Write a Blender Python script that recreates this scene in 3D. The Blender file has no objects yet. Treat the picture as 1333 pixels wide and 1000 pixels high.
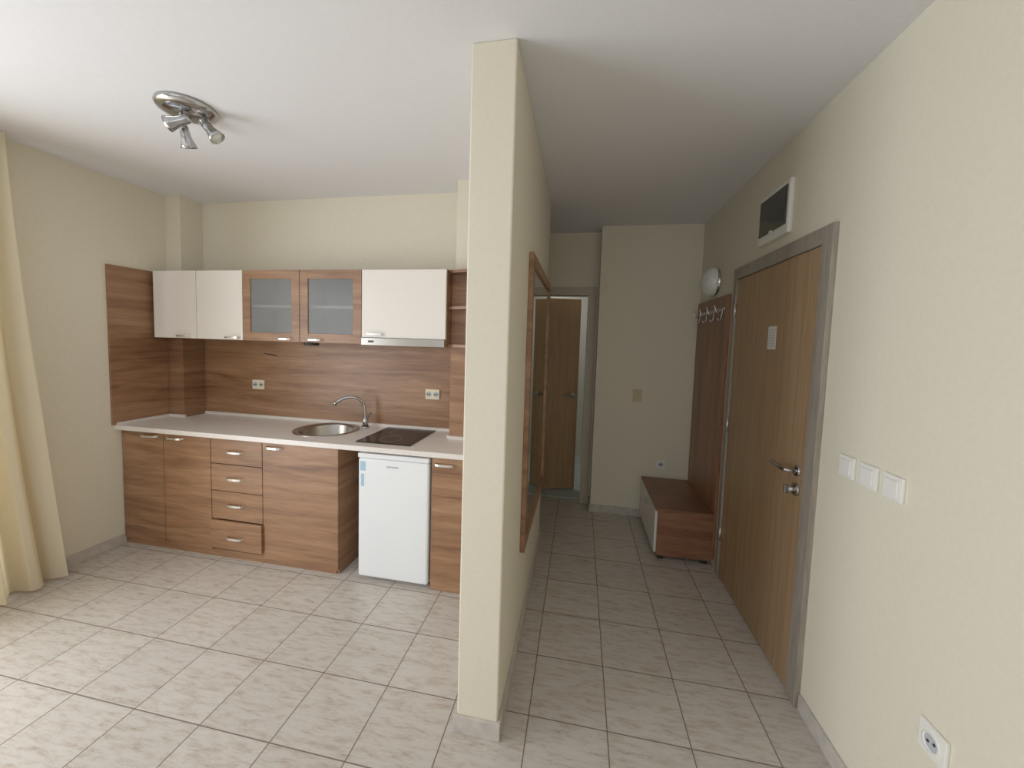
import bpy, bmesh, math, random
from mathutils import Vector, Matrix
random.seed(3)
S=bpy.context.scene
col=S.collection
# ------------------------------------------------------------ materials
def newmat(name):
    m=bpy.data.materials.new(name); m.use_nodes=True
    nt=m.node_tree; b=nt.nodes['Principled BSDF']
    return m,nt,b
def L(nt,a,b): nt.links.new(a,b)
def simple(name,c,rough=.5,metal=0,noise=0.0,bump=0.0,scale=40,spec=None,emit=None,coat=0):
    m,nt,b=newmat(name)
    b.inputs['Base Color'].default_value=(*c,1); b.inputs['Roughness'].default_value=rough; b.inputs['Metallic'].default_value=metal
    if coat: b.inputs['Coat Weight'].default_value=coat
    if spec is not None: b.inputs['Specular IOR Level'].default_value=spec
    if emit: b.inputs['Emission Color'].default_value=(*emit[0],1); b.inputs['Emission Strength'].default_value=emit[1]
    g=nt.nodes.new('ShaderNodeNewGeometry')
    n=nt.nodes.new('ShaderNodeTexNoise'); n.inputs['Scale'].default_value=scale; n.inputs['Detail'].default_value=5
    L(nt,g.outputs['Position'],n.inputs['Vector'])
    if noise:
        r=nt.nodes.new('ShaderNodeValToRGB')
        r.color_ramp.elements[0].position=.3; r.color_ramp.elements[1].position=.7
        r.color_ramp.elements[0].color=(*[x*(1-noise) for x in c],1); r.color_ramp.elements[1].color=(*[min(1,x*(1+noise)) for x in c],1)
        L(nt,n.outputs['Fac'],r.inputs['Fac']); L(nt,r.outputs['Color'],b.inputs['Base Color'])
    if bump:
        bp=nt.nodes.new('ShaderNodeBump'); bp.inputs['Strength'].default_value=bump; bp.inputs['Distance'].default_value=.01
        L(nt,n.outputs['Fac'],bp.inputs['Height']); L(nt,bp.outputs['Normal'],b.inputs['Normal'])
    return m
def wood(name,stops,sc,rough=.45,fine=.25,wav=0.0):
    """sc = xyz scale of grain; small value along the grain"""
    m,nt,b=newmat(name)
    g=nt.nodes.new('ShaderNodeNewGeometry')
    mp=nt.nodes.new('ShaderNodeMapping'); mp.inputs['Scale'].default_value=sc
    n=nt.nodes.new('ShaderNodeTexNoise'); n.inputs['Scale'].default_value=1; n.inputs['Detail'].default_value=7; n.inputs['Roughness'].default_value=.58; n.inputs['Distortion'].default_value=.6
    L(nt,g.outputs['Position'],mp.inputs['Vector']); L(nt,mp.outputs['Vector'],n.inputs['Vector'])
    r=nt.nodes.new('ShaderNodeValToRGB'); cr=r.color_ramp
    while len(cr.elements)<len(stops): cr.elements.new(.5)
    for e,(p,c) in zip(cr.elements,stops): e.position=p; e.color=(*c,1)
    L(nt,n.outputs['Fac'],r.inputs['Fac'])
    mp2=nt.nodes.new('ShaderNodeMapping'); mp2.inputs['Scale'].default_value=[x*7 for x in sc]
    n2=nt.nodes.new('ShaderNodeTexNoise'); n2.inputs['Scale'].default_value=1; n2.inputs['Detail'].default_value=4
    L(nt,g.outputs['Position'],mp2.inputs['Vector']); L(nt,mp2.outputs['Vector'],n2.inputs['Vector'])
    r2=nt.nodes.new('ShaderNodeValToRGB'); r2.color_ramp.elements[0].position=.35; r2.color_ramp.elements[1].position=.6
    r2.color_ramp.elements[0].color=(1-fine,1-fine,1-fine,1); r2.color_ramp.elements[1].color=(1,1,1,1)
    L(nt,n2.outputs['Fac'],r2.inputs['Fac'])
    mx=nt.nodes.new('ShaderNodeMixRGB'); mx.blend_type='MULTIPLY'; mx.inputs[0].default_value=1
    L(nt,r.outputs['Color'],mx.inputs[1]); L(nt,r2.outputs['Color'],mx.inputs[2]); L(nt,mx.outputs[0],b.inputs['Base Color'])
    b.inputs['Roughness'].default_value=rough
    return m
WALL=simple('wall_paint_cream',(.76,.70,.56),.85,noise=.02,bump=.07,scale=55)
CEIL=simple('ceiling_paint',(.80,.785,.795),.9,noise=.015,bump=.04,scale=60)
BASEB=simple('baseboard_tile',(.54,.49,.44),.35,noise=.14,scale=18)
walnut=[(.28,(.155,.065,.030)),(.42,(.26,.125,.060)),(.55,(.34,.175,.088)),(.72,(.43,.243,.135))]
WOODK=wood('walnut_laminate',walnut,(1.1,1.1,13),.42,.18)
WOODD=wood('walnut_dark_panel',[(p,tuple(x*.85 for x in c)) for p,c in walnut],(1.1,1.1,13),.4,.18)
WOODR=wood('red_walnut_vertical',[(.3,(.20,.078,.038)),(.5,(.31,.135,.07)),(.7,(.40,.19,.105))],(14,14,1.1),.35,.2)
WOODH=wood('bench_wood',[(.3,(.17,.072,.040)),(.5,(.27,.12,.066)),(.7,(.35,.17,.10))],(1.3,1.3,14),.35,.18)
OAK=wood('door_oak_veneer',[(.3,(.36,.215,.11)),(.5,(.42,.262,.14)),(.7,(.47,.305,.172))],(45,45,1.0),.4,.2)
FRAME=wood('door_frame_taupe',[(.3,(.28,.24,.195)),(.5,(.345,.30,.245)),(.7,(.39,.35,.29))],(16,16,1.2),.45,.2)
FRAME2=simple('bath_door_frame',(.50,.43,.34),.5,noise=.08)
WHITE=simple('cabinet_white',(.84,.78,.72),.35)
FRIDGE=simple('fridge_enamel',(.86,.88,.90),.25)
COUNTER=simple('countertop_speckled',(.80,.74,.69),.3,noise=.10,scale=160)
STEEL=simple('brushed_steel',(.42,.40,.37),.28,metal=1)
CHROME=simple('chrome',(.48,.48,.49),.14,metal=1)
SATIN=simple('satin_nickel',(.76,.74,.71),.3,metal=.9)
BLACKG=simple('black_glass',(.010,.008,.008),.18,spec=.3)
BLACK=simple('black_plastic',(.02,.02,.02),.5)
PLAST=simple('white_plastic',(.84,.82,.76),.4)
PLASTY=simple('ivory_plastic',(.78,.71,.54),.4)
PLASTB=simple('beige_plastic',(.56,.47,.28),.4)
FUSEW=simple('smoked_window',(.035,.04,.04),.12,coat=.3)
PAPER=simple('paper_notice',(.8,.8,.78),.8)
INK=simple('ink_grey',(.45,.47,.50),.7)
BLUE=simple('sticker_blue',(.35,.55,.72),.5)
MIRR=simple('mirror_glass',(.78,.80,.78),.02,metal=1)
OPAL=simple('opal_glass',(.80,.82,.78),.2,coat=.4)
CINT=simple('cabinet_interior',(.36,.34,.31),.7)
BTILE=simple('bathroom_wall_tile',(.62,.63,.58),.3,noise=.05)
TEAL=simple('bathroom_floor_tile',(.40,.47,.45),.3,noise=.15,scale=10)
CURT,nt,b=newmat('curtain_fabric')
b.inputs['Base Color'].default_value=(.86,.78,.60,1); b.inputs['Roughness'].default_value=.85
tr=nt.nodes.new('ShaderNodeBsdfTranslucent'); tr.inputs[0].default_value=(.92,.83,.62,1)
ms=nt.nodes.new('ShaderNodeMixShader'); ms.inputs[0].default_value=.45
out=nt.nodes['Material Output']; L(nt,b.outputs[0],ms.inputs[1]); L(nt,tr.outputs[0],ms.inputs[2]); L(nt,ms.outputs[0],out.inputs[0])
# floor tiles
T=.3183; TX=.1701; TY=1.5035
FLOOR,nt,b=newmat('floor_ceramic_tiles')
g=nt.nodes.new('ShaderNodeNewGeometry')
mp=nt.nodes.new('ShaderNodeMapping'); mp.inputs['Location'].default_value=(-TX/T,-TY/T,0); mp.inputs['Scale'].default_value=(1/T,1/T,1)
L(nt,g.outputs['Position'],mp.inputs['Vector'])
sx=nt.nodes.new('ShaderNodeSeparateXYZ'); L(nt,mp.outputs['Vector'],sx.inputs[0])
def math_(op,a,bv=None,c=None):
    n=nt.nodes.new('ShaderNodeMath'); n.operation=op
    for i,v in enumerate((a,bv,c)):
        if v is None: continue
        if isinstance(v,(int,float)): n.inputs[i].default_value=v
        else: L(nt,v,n.inputs[i])
    return n.outputs[0]
def edge(o):
    fr=math_('FRACT',o); d=math_('ABSOLUTE',math_('SUBTRACT',fr,.5)); return math_('GREATER_THAN',d,.4925)
mort=math_('MAXIMUM',edge(sx.outputs[0]),edge(sx.outputs[1]))
fx=math_('FLOOR',sx.outputs[0]); fy=math_('FLOOR',sx.outputs[1])
cx=nt.nodes.new('ShaderNodeCombineXYZ'); L(nt,fx,cx.inputs[0]); L(nt,fy,cx.inputs[1])
wn=nt.nodes.new('ShaderNodeTexWhiteNoise'); wn.noise_dimensions='3D'; L(nt,cx.outputs[0],wn.inputs['Vector'])
va=nt.nodes.new('ShaderNodeVectorMath'); va.operation='SCALE'; L(nt,wn.outputs['Color'],va.inputs[0]); va.inputs['Scale'].default_value=40
vb=nt.nodes.new('ShaderNodeVectorMath'); vb.operation='ADD'; L(nt,g.outputs['Position'],vb.inputs[0]); L(nt,va.outputs[0],vb.inputs[1])
mp3=nt.nodes.new('ShaderNodeMapping'); mp3.inputs['Scale'].default_value=(10,44,1); L(nt,vb.outputs[0],mp3.inputs['Vector'])
n=nt.nodes.new('ShaderNodeTexNoise'); n.inputs['Scale'].default_value=1; n.inputs['Detail'].default_value=9; n.inputs['Roughness'].default_value=.74; n.inputs['Distortion'].default_value=.3
L(nt,mp3.outputs[0],n.inputs['Vector'])
r=nt.nodes.new('ShaderNodeValToRGB'); cr=r.color_ramp; cr.elements.new(.5); cr.elements.new(.6)
for e,(p,c) in zip(cr.elements,[(.30,(.38,.295,.23)),(.41,(.49,.425,.36)),(.52,(.575,.53,.475)),(.75,(.62,.58,.53))]): e.position=p; e.color=(*c,1)
L(nt,n.outputs['Fac'],r.inputs['Fac'])
mv=nt.nodes.new('ShaderNodeMixRGB'); mv.blend_type='MULTIPLY'; mv.inputs[0].default_value=1
vr=nt.nodes.new('ShaderNodeMapRange'); L(nt,wn.outputs['Value'],vr.inputs[0]); vr.inputs[3].default_value=.96; vr.inputs[4].default_value=1.03
L(nt,r.outputs['Color'],mv.inputs[1]); L(nt,vr.outputs[0],mv.inputs[2])
mm=nt.nodes.new('ShaderNodeMixRGB'); L(nt,mort,mm.inputs[0]); L(nt,mv.outputs[0],mm.inputs[1]); mm.inputs[2].default_value=(.17,.125,.095,1)
L(nt,mm.outputs[0],b.inputs['Base Color'])
rg=nt.nodes.new('ShaderNodeMapRange'); L(nt,mort,rg.inputs[0]); rg.inputs[3].default_value=.27; rg.inputs[4].default_value=.9
L(nt,rg.outputs[0],b.inputs['Roughness'])
bp=nt.nodes.new('ShaderNodeBump'); bp.invert=True; bp.inputs['Strength'].default_value=.4; bp.inputs['Distance'].default_value=.002
L(nt,mort,bp.inputs['Height']); L(nt,bp.outputs[0],b.inputs['Normal'])
# ------------------------------------------------------------ helpers
def link(o,parent=None):
    col.objects.link(o)
    if parent: o.parent=parent
    return o
def empty(name): 
    e=bpy.data.objects.new(name,None); e.empty_display_size=.1; return link(e)
def meshobj(name,bm,mat,parent=None,smooth=False,bevel=0,seg=2):
    bmesh.ops.recalc_face_normals(bm,faces=bm.faces)
    me=bpy.data.meshes.new(name); bm.to_mesh(me); bm.free()
    if mat: me.materials.append(mat)
    o=bpy.data.objects.new(name,me); link(o,parent)
    if smooth:
        for p in me.polygons: p.use_smooth=True
    if bevel:
        md=o.modifiers.new('b','BEVEL'); md.width=bevel; md.segments=seg; md.limit_method='ANGLE'
    return o
def box(name,a,b_,mat,parent=None,bevel=0):
    bm=bmesh.new(); bmesh.ops.create_cube(bm,size=1)
    for v in bm.verts:
        v.co=Vector([(a[i]+b_[i])/2+v.co[i]*(b_[i]-a[i]) for i in range(3)])
    return meshobj(name,bm,mat,parent,bevel=bevel)
def boxes(name,lst,mat,parent=None,bevel=0):
    bm=bmesh.new()
    for a,b_ in lst:
        r=bmesh.ops.create_cube(bm,size=1)
        for v in r['verts']: v.co=Vector([(a[i]+b_[i])/2+v.co[i]*(b_[i]-a[i]) for i in range(3)])
    return meshobj(name,bm,mat,parent,bevel=bevel)
def cyl(name,p0,p1,r0,mat,parent=None,r1=None,seg=32,bevel=0,smooth=True):
    p0=Vector(p0);p1=Vector(p1); d=p1-p0
    bm=bmesh.new(); bmesh.ops.create_cone(bm,cap_ends=True,segments=seg,radius1=r0,radius2=r0 if r1 is None else r1,depth=d.length)
    q=d.to_track_quat('Z','Y').to_matrix().to_4x4()
    bmesh.ops.transform(bm,matrix=Matrix.Translation((p0+p1)/2)@q,verts=bm.verts)
    o=meshobj(name,bm,mat,parent,bevel=bevel)
    if smooth:
        for p in o.data.polygons: p.use_smooth=len(p.vertices)==4
    return o
def tube(name,pts,r,mat,parent=None,cyc=False):
    c=bpy.data.curves.new(name,'CURVE'); c.dimensions='3D'; c.bevel_depth=r; c.bevel_resolution=5; c.use_fill_caps=True
    s=c.splines.new('NURBS'); s.points.add(len(pts)-1)
    for p,q in zip(s.points,pts): p.co=(*q,1)
    s.use_endpoint_u=True; s.order_u=3; s.use_cyclic_u=cyc; s.resolution_u=8
    c.materials.append(mat)
    o=bpy.data.objects.new(name,c); return link(o,parent)
def lathe(name,prof,center,axis,mat,parent=None,seg=48):
    bm=bmesh.new(); rings=[]
    for r,z in prof:
        if r<1e-5: rings.append([bm.verts.new((0,0,z))])
        else: rings.append([bm.verts.new((r*math.cos(2*math.pi*i/seg),r*math.sin(2*math.pi*i/seg),z)) for i in range(seg)])
    for A,B in zip(rings,rings[1:]):
        for i in range(seg):
            j=(i+1)%seg
            if len(A)==1 and len(B)==1: continue
            if len(A)==1: bm.faces.new((A[0],B[i],B[j]))
            elif len(B)==1: bm.faces.new((A[i],A[j],B[0]))
            else: bm.faces.new((A[i],A[j],B[j],B[i]))
    q=Vector(axis).to_track_quat('Z','Y').to_matrix().to_4x4()
    bmesh.ops.transform(bm,matrix=Matrix.Translation(center)@q,verts=bm.verts)
    return meshobj(name,bm,mat,parent,smooth=True)
# ------------------------------------------------------------ dims
H=2.607; XL=-3.225; XR=.999; YK=2.70; PL=-.4226; PR=-.2575; YP=1.382; PE=2.94
YB1=3.585; YB2=3.775; XQ=.1512; YR=-2.6; XH=-1.4
# ------------------------------------------------------------ shell
box('floor',(XL-.2,YR-.2,-.12),(XR+.2,5.6,0),FLOOR)
box('ceiling',(XL-.2,YR-.2,H),(XR+.2,5.6,H+.12),CEIL)
WY0,WY1,WZ=-.75,1.38,2.25
boxes('wall_left',[((XL-.2,YR-.2,0),(XL,WY0,H)),((XL-.2,WY1,0),(XL,PE,H)),((XL-.2,WY0,WZ),(XL,WY1,H))],WALL)
box('wall_kitchen_back',(XL,YK,0),(PR,PE,H),WALL)
box('wall_partition',(PL,YP,0),(PR,YK,H),WALL,bevel=.006)
box('wall_right',(XR,YR-.2,0),(XR+.2,YB2+.2,H),WALL)
boxes('wall_rear',[((XL,YR-.2,0),(-2.6,YR,H)),((0.4,YR-.2,0),(XR,YR,H)),((-2.6,YR-.2,2.3),(.4,YR,H)),((-2.6,YR-.2,0),(.4,YR,.75))],WALL)
box('wall_hall_end',(XQ,YB1,0),(XR,YB1+.35,H),WALL)
box('wall_hall_left',(XH-.15,PE,0),(XH,YB2+.12,H),WALL)
DX0,DX1,DZ=-.70,.055,2.02
boxes('wall_bathroom_front',[((XH,YB2,0),(DX0-.02,YB2+.12,H)),((DX0-.02,YB2,DZ+.02),(DX1+.02,YB2+.12,H)),((DX1+.02,YB2,0),(XQ,YB2+.12,H))],WALL)
boxes('wall_bathroom',[((XH-.15,YB2+.12,0),(XH,5.3,H)),((XQ+.45,YB2+.16,0),(XQ+.55,5.3,H)),((XH-.15,5.3,0),(XQ+.55,5.4,H))],BTILE)
box('floor_bathroom',(XH,YB2+.06,.0),(XQ+.45,5.3,.012),TEAL)
box('wall_column_left',(XL,2.52,0),(-3.085,YK,H),WALL)
box('wall_column_right',(-.84,2.50,0),(PL,YK,H),WALL)
bh=.072; bt=.012
def bb(name,a,b_): box(name,a,b_,BASEB,bevel=.002)
bb('baseboard_left',(XL,WY1,0),(XL+bt,2.17,bh))
boxes('baseboard_partition',[((PL-bt,YP-bt,0),(PR+bt,YP,bh)),((PR,YP,0),(PR+bt,PE+bt,bh)),((PL-bt,YP,0),(PL,2.16,bh))],BASEB,bevel=.002)
boxes('baseboard_right',[((XR-bt,YR,0),(XR,1.775,bh)),((XR-bt,2.805,0),(XR,2.86,bh))],BASEB,bevel=.002)
boxes('baseboard_hall',[((XQ-bt,YB1-bt,0),(XR-.02,YB1,bh)),((XQ-bt,YB1,0),(XQ,YB2,bh)),((XH,YB2-bt,0),(DX0-.1,YB2,bh)),((XH,PE,0),(PR,PE+bt,bh))],BASEB,bevel=.002)
w=empty('window_1')
fr=[]
for y0,y1 in((WY0,WY0+.07),(WY1-.07,WY1),(.28,.35)): fr.append(((XL-.12,y0,0.01),(XL-.06,y1,WZ)))
for z0,z1 in((.01,.09),(WZ-.08,WZ)): fr.append(((XL-.12,WY0,z0),(XL-.06,WY1,z1)))
boxes('frame',fr,PLAST,w)
w=empty('window_2')
fr=[]
for x0,x1 in((-2.6,-2.53),(.33,.4),(-1.14,-1.07)): fr.append(((x0,YR-.12,.75),(x1,YR-.06,2.3)))
for z0,z1 in((.75,.83),(2.22,2.3)): fr.append(((-2.6,YR-.12,z0),(.4,YR-.06,z1)))
boxes('frame',fr,PLAST,w)
# ------------------------------------------------------------ curtain
bm=bmesh.new(); NS,NZ=150,40; grid=[]
for j in range(NZ+1):
    tz=j/NZ; z=.02+(H-.03)*tz
    y1=1.60+.165*(1-tz)**1.6; y0=1.12-.06*(1-tz); row=[]
    for i in range(NS+1):
        s=i/NS
        y=y0+(y1-y0)*s
        a=.035+.022*(1-tz)
        ph=s*2*math.pi*5.2
        x=XL+.105+a*math.sin(ph+.5*math.sin(tz*3))+.012*math.sin(ph*2.3+tz*4)
        y+=.010*math.cos(ph*1.3+tz*2)
        row.append(bm.verts.new((x,y,z)))
    grid.append(row)
for j in range(NZ):
    for i in range(NS): bm.faces.new((grid[j][i],grid[j][i+1],grid[j+1][i+1],grid[j+1][i]))
o=meshobj('curtain',bm,CURT,smooth=True)
# ------------------------------------------------------------ kitchen base cabinets
YF=2.175; CB=.850; CT=.882
kb=empty('kitchen_base_cabinet')
YD=YF+.018
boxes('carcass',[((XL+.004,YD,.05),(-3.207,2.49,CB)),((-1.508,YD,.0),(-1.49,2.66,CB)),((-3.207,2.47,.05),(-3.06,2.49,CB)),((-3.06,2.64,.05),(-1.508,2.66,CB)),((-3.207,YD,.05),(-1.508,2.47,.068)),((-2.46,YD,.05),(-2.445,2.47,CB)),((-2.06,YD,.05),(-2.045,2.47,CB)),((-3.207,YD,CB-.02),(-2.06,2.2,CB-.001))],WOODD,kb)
box('plinth',(XL+.004,YF+.012,0),(-1.509,YF+.03,.05),WOODK,kb)
g=.0025
def door(x0,x1,z0,z1,name,mat=WOODK,y=YF,par=None): return box(name,(x0+g,y,z0+g),(x1-g,y+.018,z1-g),mat,par,bevel=.0015)
door(XL+.004,-2.855,.05,.848,'door_panel_1',par=kb)
door(-2.855,-2.46,.05,.848,'door_panel_2',par=kb)
zs=[.848,.665,.475,.275]
for i in range(3): door(-2.46,-2.052,zs[i+1],zs[i],'drawer_front_%d'%(i+1),par=kb)
box('drawer_front_4',(-2.456,YF-.018,.078),(-2.050,YF,.272),WOODK,kb,bevel=.0015)
box('drawer_side',(-2.075,YF+.0,.09),(-2.062,YF+.2,.20),WHITE,kb)
door(-2.052,-1.49,.03,.848,'door_panel_3',par=kb)
def handle(xc,z,y,par,name,wd=.125):
    bm_pts=[(xc-wd/2,y+.002,z),(xc-wd/2+.008,y-.02,z),(xc-wd/2+.03,y-.026,z),(xc,y-.027,z),(xc+wd/2-.03,y-.026,z),(xc+wd/2-.008,y-.02,z),(xc+wd/2,y+.002,z)]
    bm=bmesh.new(); rows=[]
    for p in bm_pts:
        rows.append([bm.verts.new((p[0],p[1]+dy,p[2]+dz)) for dy,dz in((-.003,-.007),(-.003,.007),(.003,.007),(.003,-.007))])
    for A,B in zip(rows,rows[1:]):
        for k in range(4): bm.faces.new((A[k],A[(k+1)%4],B[(k+1)%4],B[k]))
    bm.faces.new(rows[0]); bm.faces.new(rows[-1])
    meshobj(name,bm,SATIN,par,bevel=.001)
for i,(x,z,y) in enumerate([(-2.965,.815,YF),(-2.745,.815,YF),(-2.26,.755,YF),(-2.26,.57,YF),(-2.26,.385,YF),(-2.25,.165,YF-.018),(-1.955,.81,YF)]): handle(x,z,y,kb,'handle_%d'%(i+1))
ke=empty('kitchen_end_cabinet')
boxes('carcass',[((-.857,YD,0),(-.84,2.47,CB-.001)),((-.84,YD,.0),(PL-.003,2.2,.09)),((-.84,2.45,0),(PL-.003,2.47,CB-.001)),((PL-.02,YD,.09),(PL-.003,2.45,CB-.001))],WOODK,ke)
door(-.86,PL-.014,.0,.848,'door_panel',par=ke)
handle(-.775,.80,YF,ke,'handle')
kc=empty('kitchen_countertop')
SX,SY,SR=-1.775,2.46,.205
outer=[(XL+.001,2.136),(PL-.001,2.136),(PL-.001,2.480),(-.859,2.480),(-.859,YK-.019),(-3.065,YK-.019),(-3.065,2.500),(XL+.001,2.500)]
bm=bmesh.new()
def loop(pts):
    vs=[bm.verts.new((x,y,CT)) for x,y in pts]; return [bm.edges.new((vs[i],vs[(i+1)%len(vs)])) for i in range(len(vs))]
ed=loop(outer)+loop([(SX+SR*math.cos(t*math.pi/24),SY+SR*math.sin(t*math.pi/24)) for t in range(48)])
bmesh.ops.triangle_fill(bm,use_beauty=True,use_dissolve=False,edges=ed)
for f in bm.faces:
    if f.normal.z<0: f.normal_flip()
me=bpy.data.meshes.new('slab'); bm.to_mesh(me); bm.free(); me.materials.append(COUNTER)
o=bpy.data.objects.new('slab',me); link(o,kc); md=o.modifiers.new('s','SOLIDIFY'); md.thickness=.031; md.offset=-1
boxes('upstand',[((-3.065,YK-.034,CT),(-.859,YK-.019,CT+.02)),((-.875,2.48,CT),(-.860,YK-.034,CT+.02)),((-.859,2.466,CT),(PL-.001,2.480,CT+.02)),((XL+.02,2.486,CT),(-3.05,2.50,CT+.02)),((XL+.019,2.14,CT),(XL+.03,2.486,CT+.02))],COUNTER,kc)
sk=empty('kitchen_sink')
lathe('bowl',[(.222,0),(.222,.004),(.212,.006),(.200,.004),(.186,.001),(.180,-.01),(.172,-.10),(.150,-.135),(.04,-.145),(.04,-.15),(0,-.15)],(SX,SY,CT+.001),(0,0,1),STEEL,sk)
lathe('drain',[(.038,-.144),(.036,-.141),(.03,-.143),(.0,-.143)],(SX,SY,CT+.001),(0,0,1),CHROME,sk)
fa=empty('kitchen_faucet'); FX,FY=-1.555,2.60
cyl('base',(FX,FY,CT),(FX,FY,CT+.012),.028,CHROME,fa)
cyl('body',(FX,FY,CT+.01),(FX,FY,CT+.085),.021,CHROME,fa,r1=.018)
tube('spout',[(FX,FY,CT+.06),(FX-.002,FY,CT+.15),(FX-.025,FY-.02,CT+.215),(FX-.08,FY-.045,CT+.235),(FX-.14,FY-.07,CT+.225),(FX-.185,FY-.09,CT+.19)],.0105,CHROME,fa)
cyl('nozzle',(FX-.18,FY-.088,CT+.197),(FX-.192,FY-.094,CT+.175),.014,CHROME,fa)
tube('lever',[(FX+.01,FY,CT+.075),(FX+.035,FY-.02,CT+.085),(FX+.07,FY-.05,CT+.12)],.007,CHROME,fa)
hb=empty('cooktop')
box('glass',(-1.395,2.215,CT),(-1.02,2.645,CT+.007),BLACKG,hb,bevel=.002)
for i,(x,y,r_) in enumerate([(-1.21,2.33,.072),(-1.21,2.52,.09)]):
    lathe('ring_%d'%i,[(r_,.0072),(r_+.0007,.0074),(r_+.0014,.0072)],(x,y,CT),(0,0,1),INK,hb)
bs=empty('kitchen_backsplash')
ZT=2.005
box('back_panel',(-3.066,YK-.018,CT+.001),(-.859,YK-.001,1.52),WOODK,bs)
box('left_panel',(XL+.001,2.118,CT+.001),(XL+.018,2.501,ZT),WOODK,bs)
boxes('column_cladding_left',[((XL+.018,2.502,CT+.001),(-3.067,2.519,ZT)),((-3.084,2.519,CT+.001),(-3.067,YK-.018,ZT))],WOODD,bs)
boxes('column_cladding_right',[((-.858,2.482,CT+.001),(PL-.001,2.499,ZT)),((-.858,2.499,CT+.001),(-.841,YK-.018,ZT))],WOODK,bs)
tube('cable_stub',[(-2.50,YK-.019,1.405),(-2.46,YK-.03,1.395),(-2.43,YK-.028,1.40),(-2.385,YK-.022,1.385)],.003,BLACK,bs)
# ------------------------------------------------------------ wall cabinets
ku=empty('kitchen_wall_cabinet'); U0,U1=1.508,2.009; YU=2.380; yb=YU+.019
xs=[-3.178,-2.79,-2.392,-1.93,-1.458,-.860]
parts=[]
for x in xs:
    x0=x if x==xs[0] else (x-.016 if x==xs[-1] else x-.008)
    parts.append(((x0,yb,U0),(x0+.016,2.50 if x==xs[0] else YK-.02,U1)))
parts+= [((-3.162,yb,U0),(-2.79,2.5,U0+.016)),((-3.162,yb,U1-.016),(-2.79,2.5,U1)),((-2.79,yb,U0),(-1.45,YK-.02,U0+.016)),((-1.45,yb,U0+.05),(-.876,YK-.02,U0+.065)),((-2.79,yb,U1-.016),(-.876,YK-.02,U1)),((-3.162,2.49,U0),(-3.06,2.5,U1))]
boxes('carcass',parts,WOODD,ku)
box('back_panel',(-2.375,YK-.03,U0+.016),(-1.467,YK-.02,U1-.016),CINT,ku)
box('inner_shelf',(-2.384,2.42,1.75),(-1.466,YK-.03,1.768),WHITE,ku)
for i in (0,1): door(xs[i],xs[i+1],U0,U1,'door_white_%d'%(i+1),WHITE,YU,ku)
box('door_white_3',(xs[4]+g,YU,U0+.048),(xs[5]-g,YU+.018,U1-g),WHITE,ku,bevel=.0015)
FG,nt,b=newmat('frosted_door_glass'); b.inputs['Base Color'].default_value=(.62,.63,.63,1); b.inputs['Transmission Weight'].default_value=.76; b.inputs['Roughness'].default_value=.14; b.inputs['IOR'].default_value=1.15
for i in (2,3):
    x0,x1=xs[i]+g,xs[i+1]-g; w_=.062
    boxes('glass_door_frame_%d'%(i-1),[((x0,YU,U0+g),(x0+w_,YU+.018,U1-g)),((x1-w_,YU,U0+g),(x1,YU+.018,U1-g)),((x0+w_,YU,U0+g),(x1-w_,YU+.018,U0+w_)),((x0+w_,YU,U1-w_),(x1-w_,YU+.018,U1-g))],WOODK,ku,bevel=.001)
    box('frosted_pane_%d'%(i-1),(x0+w_-.003,YU+.006,U0+w_-.003),(x1-w_+.003,YU+.011,U1-w_+.003),FG,ku)
for i,(x,z) in enumerate([(-2.90,1.527),(-2.475,1.527),(-2.045,1.527),(-1.81,1.527),(-1.355,1.578)]): handle(x,z,YU,ku,'handle_%d'%(i+1),.12)
cyl('under_light',(-1.875,2.43,U0),(-1.875,2.43,U0-.02),.05,BLACK,ku)
rh=empty('range_hood')
box('body',(xs[4]+.004,YU-.012,U0-.004),(xs[5]-.004,YK-.02,U0+.046),STEEL,rh,bevel=.003)
boxes('switches',[((-1.40,YU-.014,U0+.015),(-1.36,YU-.011,U0+.028))],BLACK,rh)
cs=empty('corner_shelf')
for k,z in enumerate((1.508,1.755,1.99)):
    bm=bmesh.new(); pts=[(-.858,2.481),(-.858,2.42)]
    for t in range(9):
        a=t/8; pts.append((-.855+.43*a,2.42-.10*math.sin(a*math.pi/2)))
    pts.append((PL-.001,2.481))
    vs=[bm.verts.new((x,y,z)) for x,y in pts]; f=bm.faces.new(vs)
    r_=bmesh.ops.extrude_face_region(bm,geom=[f]); bmesh.ops.translate(bm,vec=(0,0,.018),verts=[v for v in r_['geom'] if isinstance(v,bmesh.types.BMVert)])
    meshobj('shelf_%d'%(k+1),bm,WOODK,cs)
# fridge
fg=empty('mini_fridge'); fx0,fx1=-1.342,-.872
box('body',(fx0,YF+.045,.02),(fx1,2.60,.80),FRIDGE,fg,bevel=.006)
box('door',(fx0,YF-.012,.03),(fx1,YF+.038,.80),FRIDGE,fg,bevel=.012)
box('gasket',(fx0+.008,YF+.036,.04),(fx1-.008,YF+.047,.795),INK,fg)
box('top',(fx0-.002,YF-.015,.802),(fx1+.002,2.60,.832),FRIDGE,fg,bevel=.006)
boxes('feet',[((fx0+.03,YF+.05,0),(fx0+.07,YF+.09,.022)),((fx1-.07,YF+.05,0),(fx1-.03,YF+.09,.022)),((fx0+.03,2.5,0),(fx0+.07,2.54,.022)),((fx1-.07,2.5,0),(fx1-.03,2.54,.022))],BLACK,fg)
box('logo',(-1.15,YF-.0135,.752),(-1.07,YF-.0118,.762),INK,fg)
boxes('energy_sticker',[((fx0+.015,YF-.0135,.72),(fx0+.05,YF-.0118,.78)),((fx0+.02,YF-.0135,.62),(fx0+.04,YF-.0118,.70))],BLUE,fg)
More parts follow.
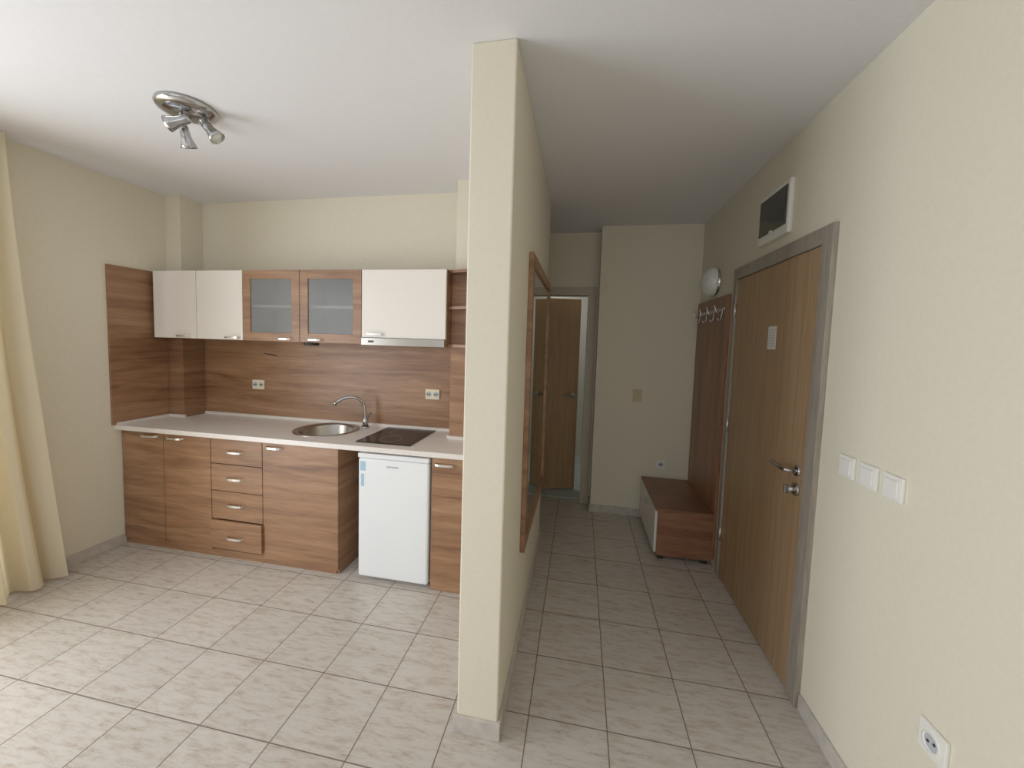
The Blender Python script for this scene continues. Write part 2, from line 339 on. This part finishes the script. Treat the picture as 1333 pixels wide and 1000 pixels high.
# ------------------------------------------------------------ sockets / switches
def rounded_box(name,a,b_,mat,par,bv=.004): return box(name,a,b_,mat,par,bevel=bv)
def plate_y(nm,x,z,w_,h_,y,mat,kind):
    e=empty(nm)
    rounded_box('plate',(x-w_/2,y-.010,z-h_/2),(x+w_/2,y+.001,z+h_/2),mat,e)
    n=2 if kind=='double' else 1
    for k in range(n):
        xc=x+(k-(n-1)/2)*w_/n
        if kind=='switch': rounded_box('rocker',(xc-w_*.3,y-.014,z-h_*.36),(xc+w_*.3,y-.009,z+h_*.36),mat,e,.002)
        else:
            lathe('well_rim_%d'%k,[(.024,.009),(.024,.013),(.020,.013),(.019,.0105)],(xc,y+.001,z),(0,-1,0),mat,e,32)
            lathe('well_%d'%k,[(.0195,.0112),(0,.0112)],(xc,y+.001,z),(0,-1,0),INK,e,32)
            for s in(-1,1): cyl('hole_%d_%d'%(k,s),(xc+s*.0085,y-.001,z),(xc+s*.0085,y-.0125,z),.0055,BLACK,e,seg=12)
def plate_x(nm,y,z,x,mat,kind,w_=.082,h_=.082):
    e=empty(nm)
    rounded_box('plate',(x-.010,y-w_/2,z-h_/2),(x+.001,y+w_/2,z+h_/2),mat,e)
    if kind=='switch': rounded_box('rocker',(x-.015,y-w_*.34,z-h_*.34),(x-.009,y+w_*.34,z+h_*.34),mat,e,.003)
    else:
        lathe('well_rim',[(.027,.010),(.027,.014),(.0225,.014),(.021,.0105)],(x+.001,y,z),(-1,0,0),mat,e,32)
        lathe('well',[(.0215,.0112),(0,.0112)],(x+.001,y,z),(-1,0,0),INK,e,32)
        for s in(-1,1): cyl('hole_%d'%s,(x-.002,y+s*.0095,z-s*.003),(x-.0115,y+s*.0095,z-s*.003),.0042,BLACK,e,seg=12)
plate_y('wall_socket',-2.55,1.15,.11,.075,YK-.018,PLASTY,'double')
plate_y('wall_socket',-1.06,1.15,.11,.075,YK-.018,PLASTY,'double')
plate_y('light_switch',.52,1.11,.075,.115,YB1,PLASTB,'switch')
plate_y('wall_socket',.752,.50,.085,.085,YB1,PLAST,'single')
for y in(1.613,1.503,1.398): plate_x('light_switch',y,1.126,XR,PLAST,'switch')
plate_x('wall_socket',1.185,.49,XR,PLAST,'socket',.085,.085)
# ------------------------------------------------------------ entrance door
d1=empty('door_1'); y0,y1,zt=1.783,2.800,2.072; cw=.072
boxes('casing',[((XR-.022,y0,0),(XR+.001,y0+cw,zt)),((XR-.022,y1-cw+.02,0),(XR+.001,y1,zt)),((XR-.022,y0+cw,zt-cw),(XR+.001,y1-cw+.02,zt))],FRAME,d1,bevel=.003)
box('leaf',(XR-.012,y0+cw+.003,.008),(XR+.0,y1-cw+.017,zt-cw-.003),OAK,d1,bevel=.001)
boxes('seal',[((XR-.008,y0+cw-.001,0),(XR,y0+cw+.004,zt-cw)),((XR-.008,y0+cw,zt-cw-.004),(XR,y1-cw+.02,zt-cw+.001))],BLACK,d1)
for k,z in enumerate((.30,1.05,1.80)): cyl('hinge_%d'%k,(XR-.02,y1-cw+.018,z-.045),(XR-.02,y1-cw+.018,z+.045),.008,SATIN,d1,seg=16)
hy=1.915
lathe('rosette',[(.026,.0),(.026,.006),(.022,.009),(0,.009)],(XR-.012,hy,1.01),(-1,0,0),CHROME,d1)
tube('lever',[(XR-.02,hy,1.01),(XR-.055,hy,1.01),(XR-.065,hy+.02,1.01),(XR-.062,hy+.07,1.012),(XR-.06,hy+.135,1.012)],.0095,CHROME,d1)
lathe('lock_escutcheon',[(.030,.0),(.030,.006),(.026,.010),(.0,.010)],(XR-.012,hy,.925),(-1,0,0),STEEL,d1)
cyl('lock_cylinder',(XR-.012,hy,.925),(XR-.045,hy,.925),.013,CHROME,d1)
box('thumb_turn',(XR-.062,hy-.005,.905),(XR-.043,hy+.005,.945),CHROME,d1,bevel=.002)
nt_=empty('door_notice')
box('paper',(XR-.0135,2.20,1.555),(XR-.0122,2.285,1.675),PAPER,nt_)
boxes('print',[((XR-.0142,2.21,1.655-.014*k),(XR-.0134,2.275,1.658-.014*k)) for k in range(7)],INK,nt_)
fb=empty('fuse_box')
box('housing',(XR-.022,2.15,2.135),(XR+.001,2.475,2.40),PLAST,fb,bevel=.006)
box('window',(XR-.027,2.168,2.18),(XR-.020,2.457,2.375),FUSEW,fb,bevel=.003)
box('latch',(XR-.030,2.30,2.172),(XR-.025,2.33,2.186),PLAST,fb,bevel=.001)
wl=empty('wall_lamp')
lathe('base',[(.100,0),(.100,.018),(.09,.025),(0,.025)],(XR,3.20,2.055),(-1,0,0),CHROME,wl)
lathe('glass_dome',[(.110,.022),(.113,.032),(.105,.055),(.082,.082),(.047,.098),(0,.104)],(XR,3.20,2.055),(-1,0,0),OPAL,wl)
lathe('finial',[(.008,.10),(.01,.108),(.0,.116)],(XR,3.20,2.055),(-1,0,0),CHROME,wl,16)
cr_=empty('coat_rack')
box('panel',(XR-.020,2.87,.05),(XR-.001,3.56,1.925),WOODR,cr_,bevel=.002)
box('rail',(XR-.026,2.92,1.822),(XR-.0195,3.52,1.838),CHROME,cr_,bevel=.002)
for k in range(4):
    y=2.96+.17*k
    tube('hook_%d'%k,[(XR-.024,y,1.83),(XR-.05,y,1.80),(XR-.068,y,1.81),(XR-.075,y,1.845)],.0045,CHROME,cr_)
    tube('lower_hook_%d'%k,[(XR-.024,y,1.82),(XR-.028,y,1.76),(XR-.045,y,1.745),(XR-.052,y,1.765)],.0045,CHROME,cr_)
    bm=bmesh.new(); bmesh.ops.create_uvsphere(bm,u_segments=16,v_segments=10,radius=.009,matrix=Matrix.Translation((XR-.075,y,1.85))); meshobj('knob_%d'%k,bm,CHROME,cr_,smooth=True)
bn=empty('shoe_bench'); bx0,bx1,by0,by1,bz=.60,XR-.022,2.87,3.555,.385
box('top',(bx0-.012,by0-.01,bz-.02),(bx1,by1,bz),WOODH,bn,bevel=.002)
box('near_side',(bx0+.004,by0,.035),(bx1,by0+.018,bz-.02),WOODH,bn,bevel=.001)
box('far_side',(bx0+.004,by1-.018,.035),(bx1,by1,bz-.02),WOODH,bn)
box('bottom',(bx0+.01,by0+.018,.035),(bx1,by1-.018,.055),WOODH,bn)
box('back',(bx1-.01,by0+.018,.055),(bx1,by1-.018,bz-.02),WOODH,bn)
box('flap_front',(bx0-.012,by0+.02,.045),(bx0+.006,by1-.003,bz-.024),WHITE,bn,bevel=.002)
boxes('feet',[((bx0+.02,by0+.02,0),(bx0+.06,by0+.06,.036)),((bx1-.06,by0+.02,0),(bx1-.02,by0+.06,.036)),((bx0+.02,by1-.06,0),(bx0+.06,by1-.02,.036)),((bx1-.06,by1-.06,0),(bx1-.02,by1-.02,.036))],BLACK,bn)
tube('pull',[(bx0-.01,3.16,.30),(bx0-.03,3.18,.30),(bx0-.03,3.26,.30),(bx0-.01,3.28,.30)],.005,SATIN,bn)
mr=empty('wall_mirror'); my0,my1,mz0,mz1=1.845,2.90,.50,1.985
fw=.055
boxes('frame',[((PR+.001,my0,mz0),(PR+.024,my0+fw,mz1)),((PR+.001,my1-fw,mz0),(PR+.024,my1,mz1)),((PR+.001,my0+fw,mz0),(PR+.024,my1-fw,mz0+fw)),((PR+.001,my0+fw,mz1-fw),(PR+.024,my1-fw,mz1))],WOODK,mr,bevel=.002)
box('glass',(PR+.002,my0+fw-.004,mz0+fw-.004),(PR+.013,my1-fw+.004,mz1-fw+.004),MIRR,mr)
d2=empty('door_2')
boxes('frame',[((DX1,YB2-.022,0),(DX1+.08,YB2+.0,DZ+.07)),((DX0-.08,YB2-.022,0),(DX0,YB2,DZ+.07)),((DX0,YB2-.022,DZ),(DX1,YB2,DZ+.07)),((DX1,YB2,0),(DX1+.02,YB2+.12,DZ)),((DX0-.02,YB2,0),(DX0,YB2+.12,DZ)),((DX0,YB2,DZ),(DX1,YB2+.12,DZ+.02))],FRAME2,d2,bevel=.002)
ang=math.radians(19); Wd=.715
lf=empty('leaf_pivot'); lf.parent=d2; lf.location=(DX0+.005,YB2+.10,0); lf.rotation_euler=(0,0,ang)
box('leaf',(0,-.04,.02),(Wd,0,DZ-.005),OAK,lf,bevel=.002)
lathe('rosette',[(.025,0),(.025,.008),(0,.008)],(Wd-.06,-.04,1.02),(0,-1,0),CHROME,lf)
tube('lever',[(Wd-.06,-.045,1.02),(Wd-.06,-.085,1.02),(Wd-.075,-.095,1.02),(Wd-.12,-.092,1.02),(Wd-.175,-.09,1.02)],.009,CHROME,lf)
# ------------------------------------------------------------ ceiling spotlight
cl=empty('ceiling_spotlight'); cxx,cyy=-1.86,1.565
lathe('base',[(0,0),(.118,0),(.121,-.010),(.114,-.022),(.085,-.031),(0,-.033)],(cxx,cyy,H),(0,0,1),CHROME,cl,64)
def spot(k,bx,by,dx,dy,tilt,drop):
    a=Vector((cxx+bx,cyy+by,H-.025)); j=a+Vector((0,0,-drop))
    cyl('stem_%d'%k,a,j,.007,CHROME,cl,seg=16)
    d=Vector((dx,dy,tilt)).normalized()
    lathe('head_%d'%k,[(0,-.042),(.015,-.040),(.020,-.032),(.021,-.0),(.022,.018),(.031,.045),(.035,.062),(.032,.062),(.026,.045),(0,.04)],j,d,CHROME,cl,32)
    lathe('bulb_%d'%k,[(.028,.053),(.02,.058),(0,.059)],j,d,OPAL,cl,24)
spot(1,-.01,-.02,-.8,-.25,-.30,.045)
spot(2,-.085,.06,-.05,.3,-.75,.06)
spot(3,.07,.04,.60,.25,-.75,.05)
# ------------------------------------------------------------ lights
def area(name,loc,target,sx_,sy_,power,colr):
    l=bpy.data.lights.new(name,'AREA'); l.shape='RECTANGLE'; l.size=sx_; l.size_y=sy_; l.energy=power; l.color=colr
    o=bpy.data.objects.new(name,l); link(o); o.location=loc
    o.rotation_euler=(Vector(target)-Vector(loc)).to_track_quat('-Z','Y').to_euler(); return o
area('daylight_left',(XL-.25,.31,1.15),(0,.31,1.15),2.05,2.15,118,(.91,.955,1))
area('daylight_rear',(-1.1,YR-.25,1.5),(-1.1,0,1.5),2.9,1.5,20,(.90,.95,1))
area('bathroom_light',(-.5,4.7,2.5),(-.5,4.7,0),.5,.5,6,(1,.96,.90))
W=bpy.data.worlds.new('w'); S.world=W; W.use_nodes=True
bg=W.node_tree.nodes['Background']; bg.inputs[0].default_value=(.84,.91,1,1); bg.inputs[1].default_value=.7
# ------------------------------------------------------------ camera
yaw,pitch,roll=.1831,-.0659,.0298
fwd=Vector((-math.sin(yaw)*math.cos(pitch),math.cos(yaw)*math.cos(pitch),math.sin(pitch)))
r0=Vector((math.cos(yaw),math.sin(yaw),0)); u0=r0.cross(fwd)
rr=math.cos(roll)*r0+math.sin(roll)*u0; uu=-math.sin(roll)*r0+math.cos(roll)*u0
M=Matrix.Identity(4)
for i in range(3): M[i][0]=rr[i]; M[i][1]=uu[i]; M[i][2]=-fwd[i]
M[2][3]=1.55
cd=bpy.data.cameras.new('camera'); cd.sensor_fit='HORIZONTAL'; cd.sensor_width=36; cd.lens=500.25/1333*36
cd.shift_x=4.8/1333; cd.shift_y=-21.1/1333; cd.clip_start=.05
co=bpy.data.objects.new('camera',cd); link(co); co.matrix_world=M
S.camera=co
S.view_settings.view_transform='Standard'
S.view_settings.exposure=-.33
S.view_settings.gamma=1.15
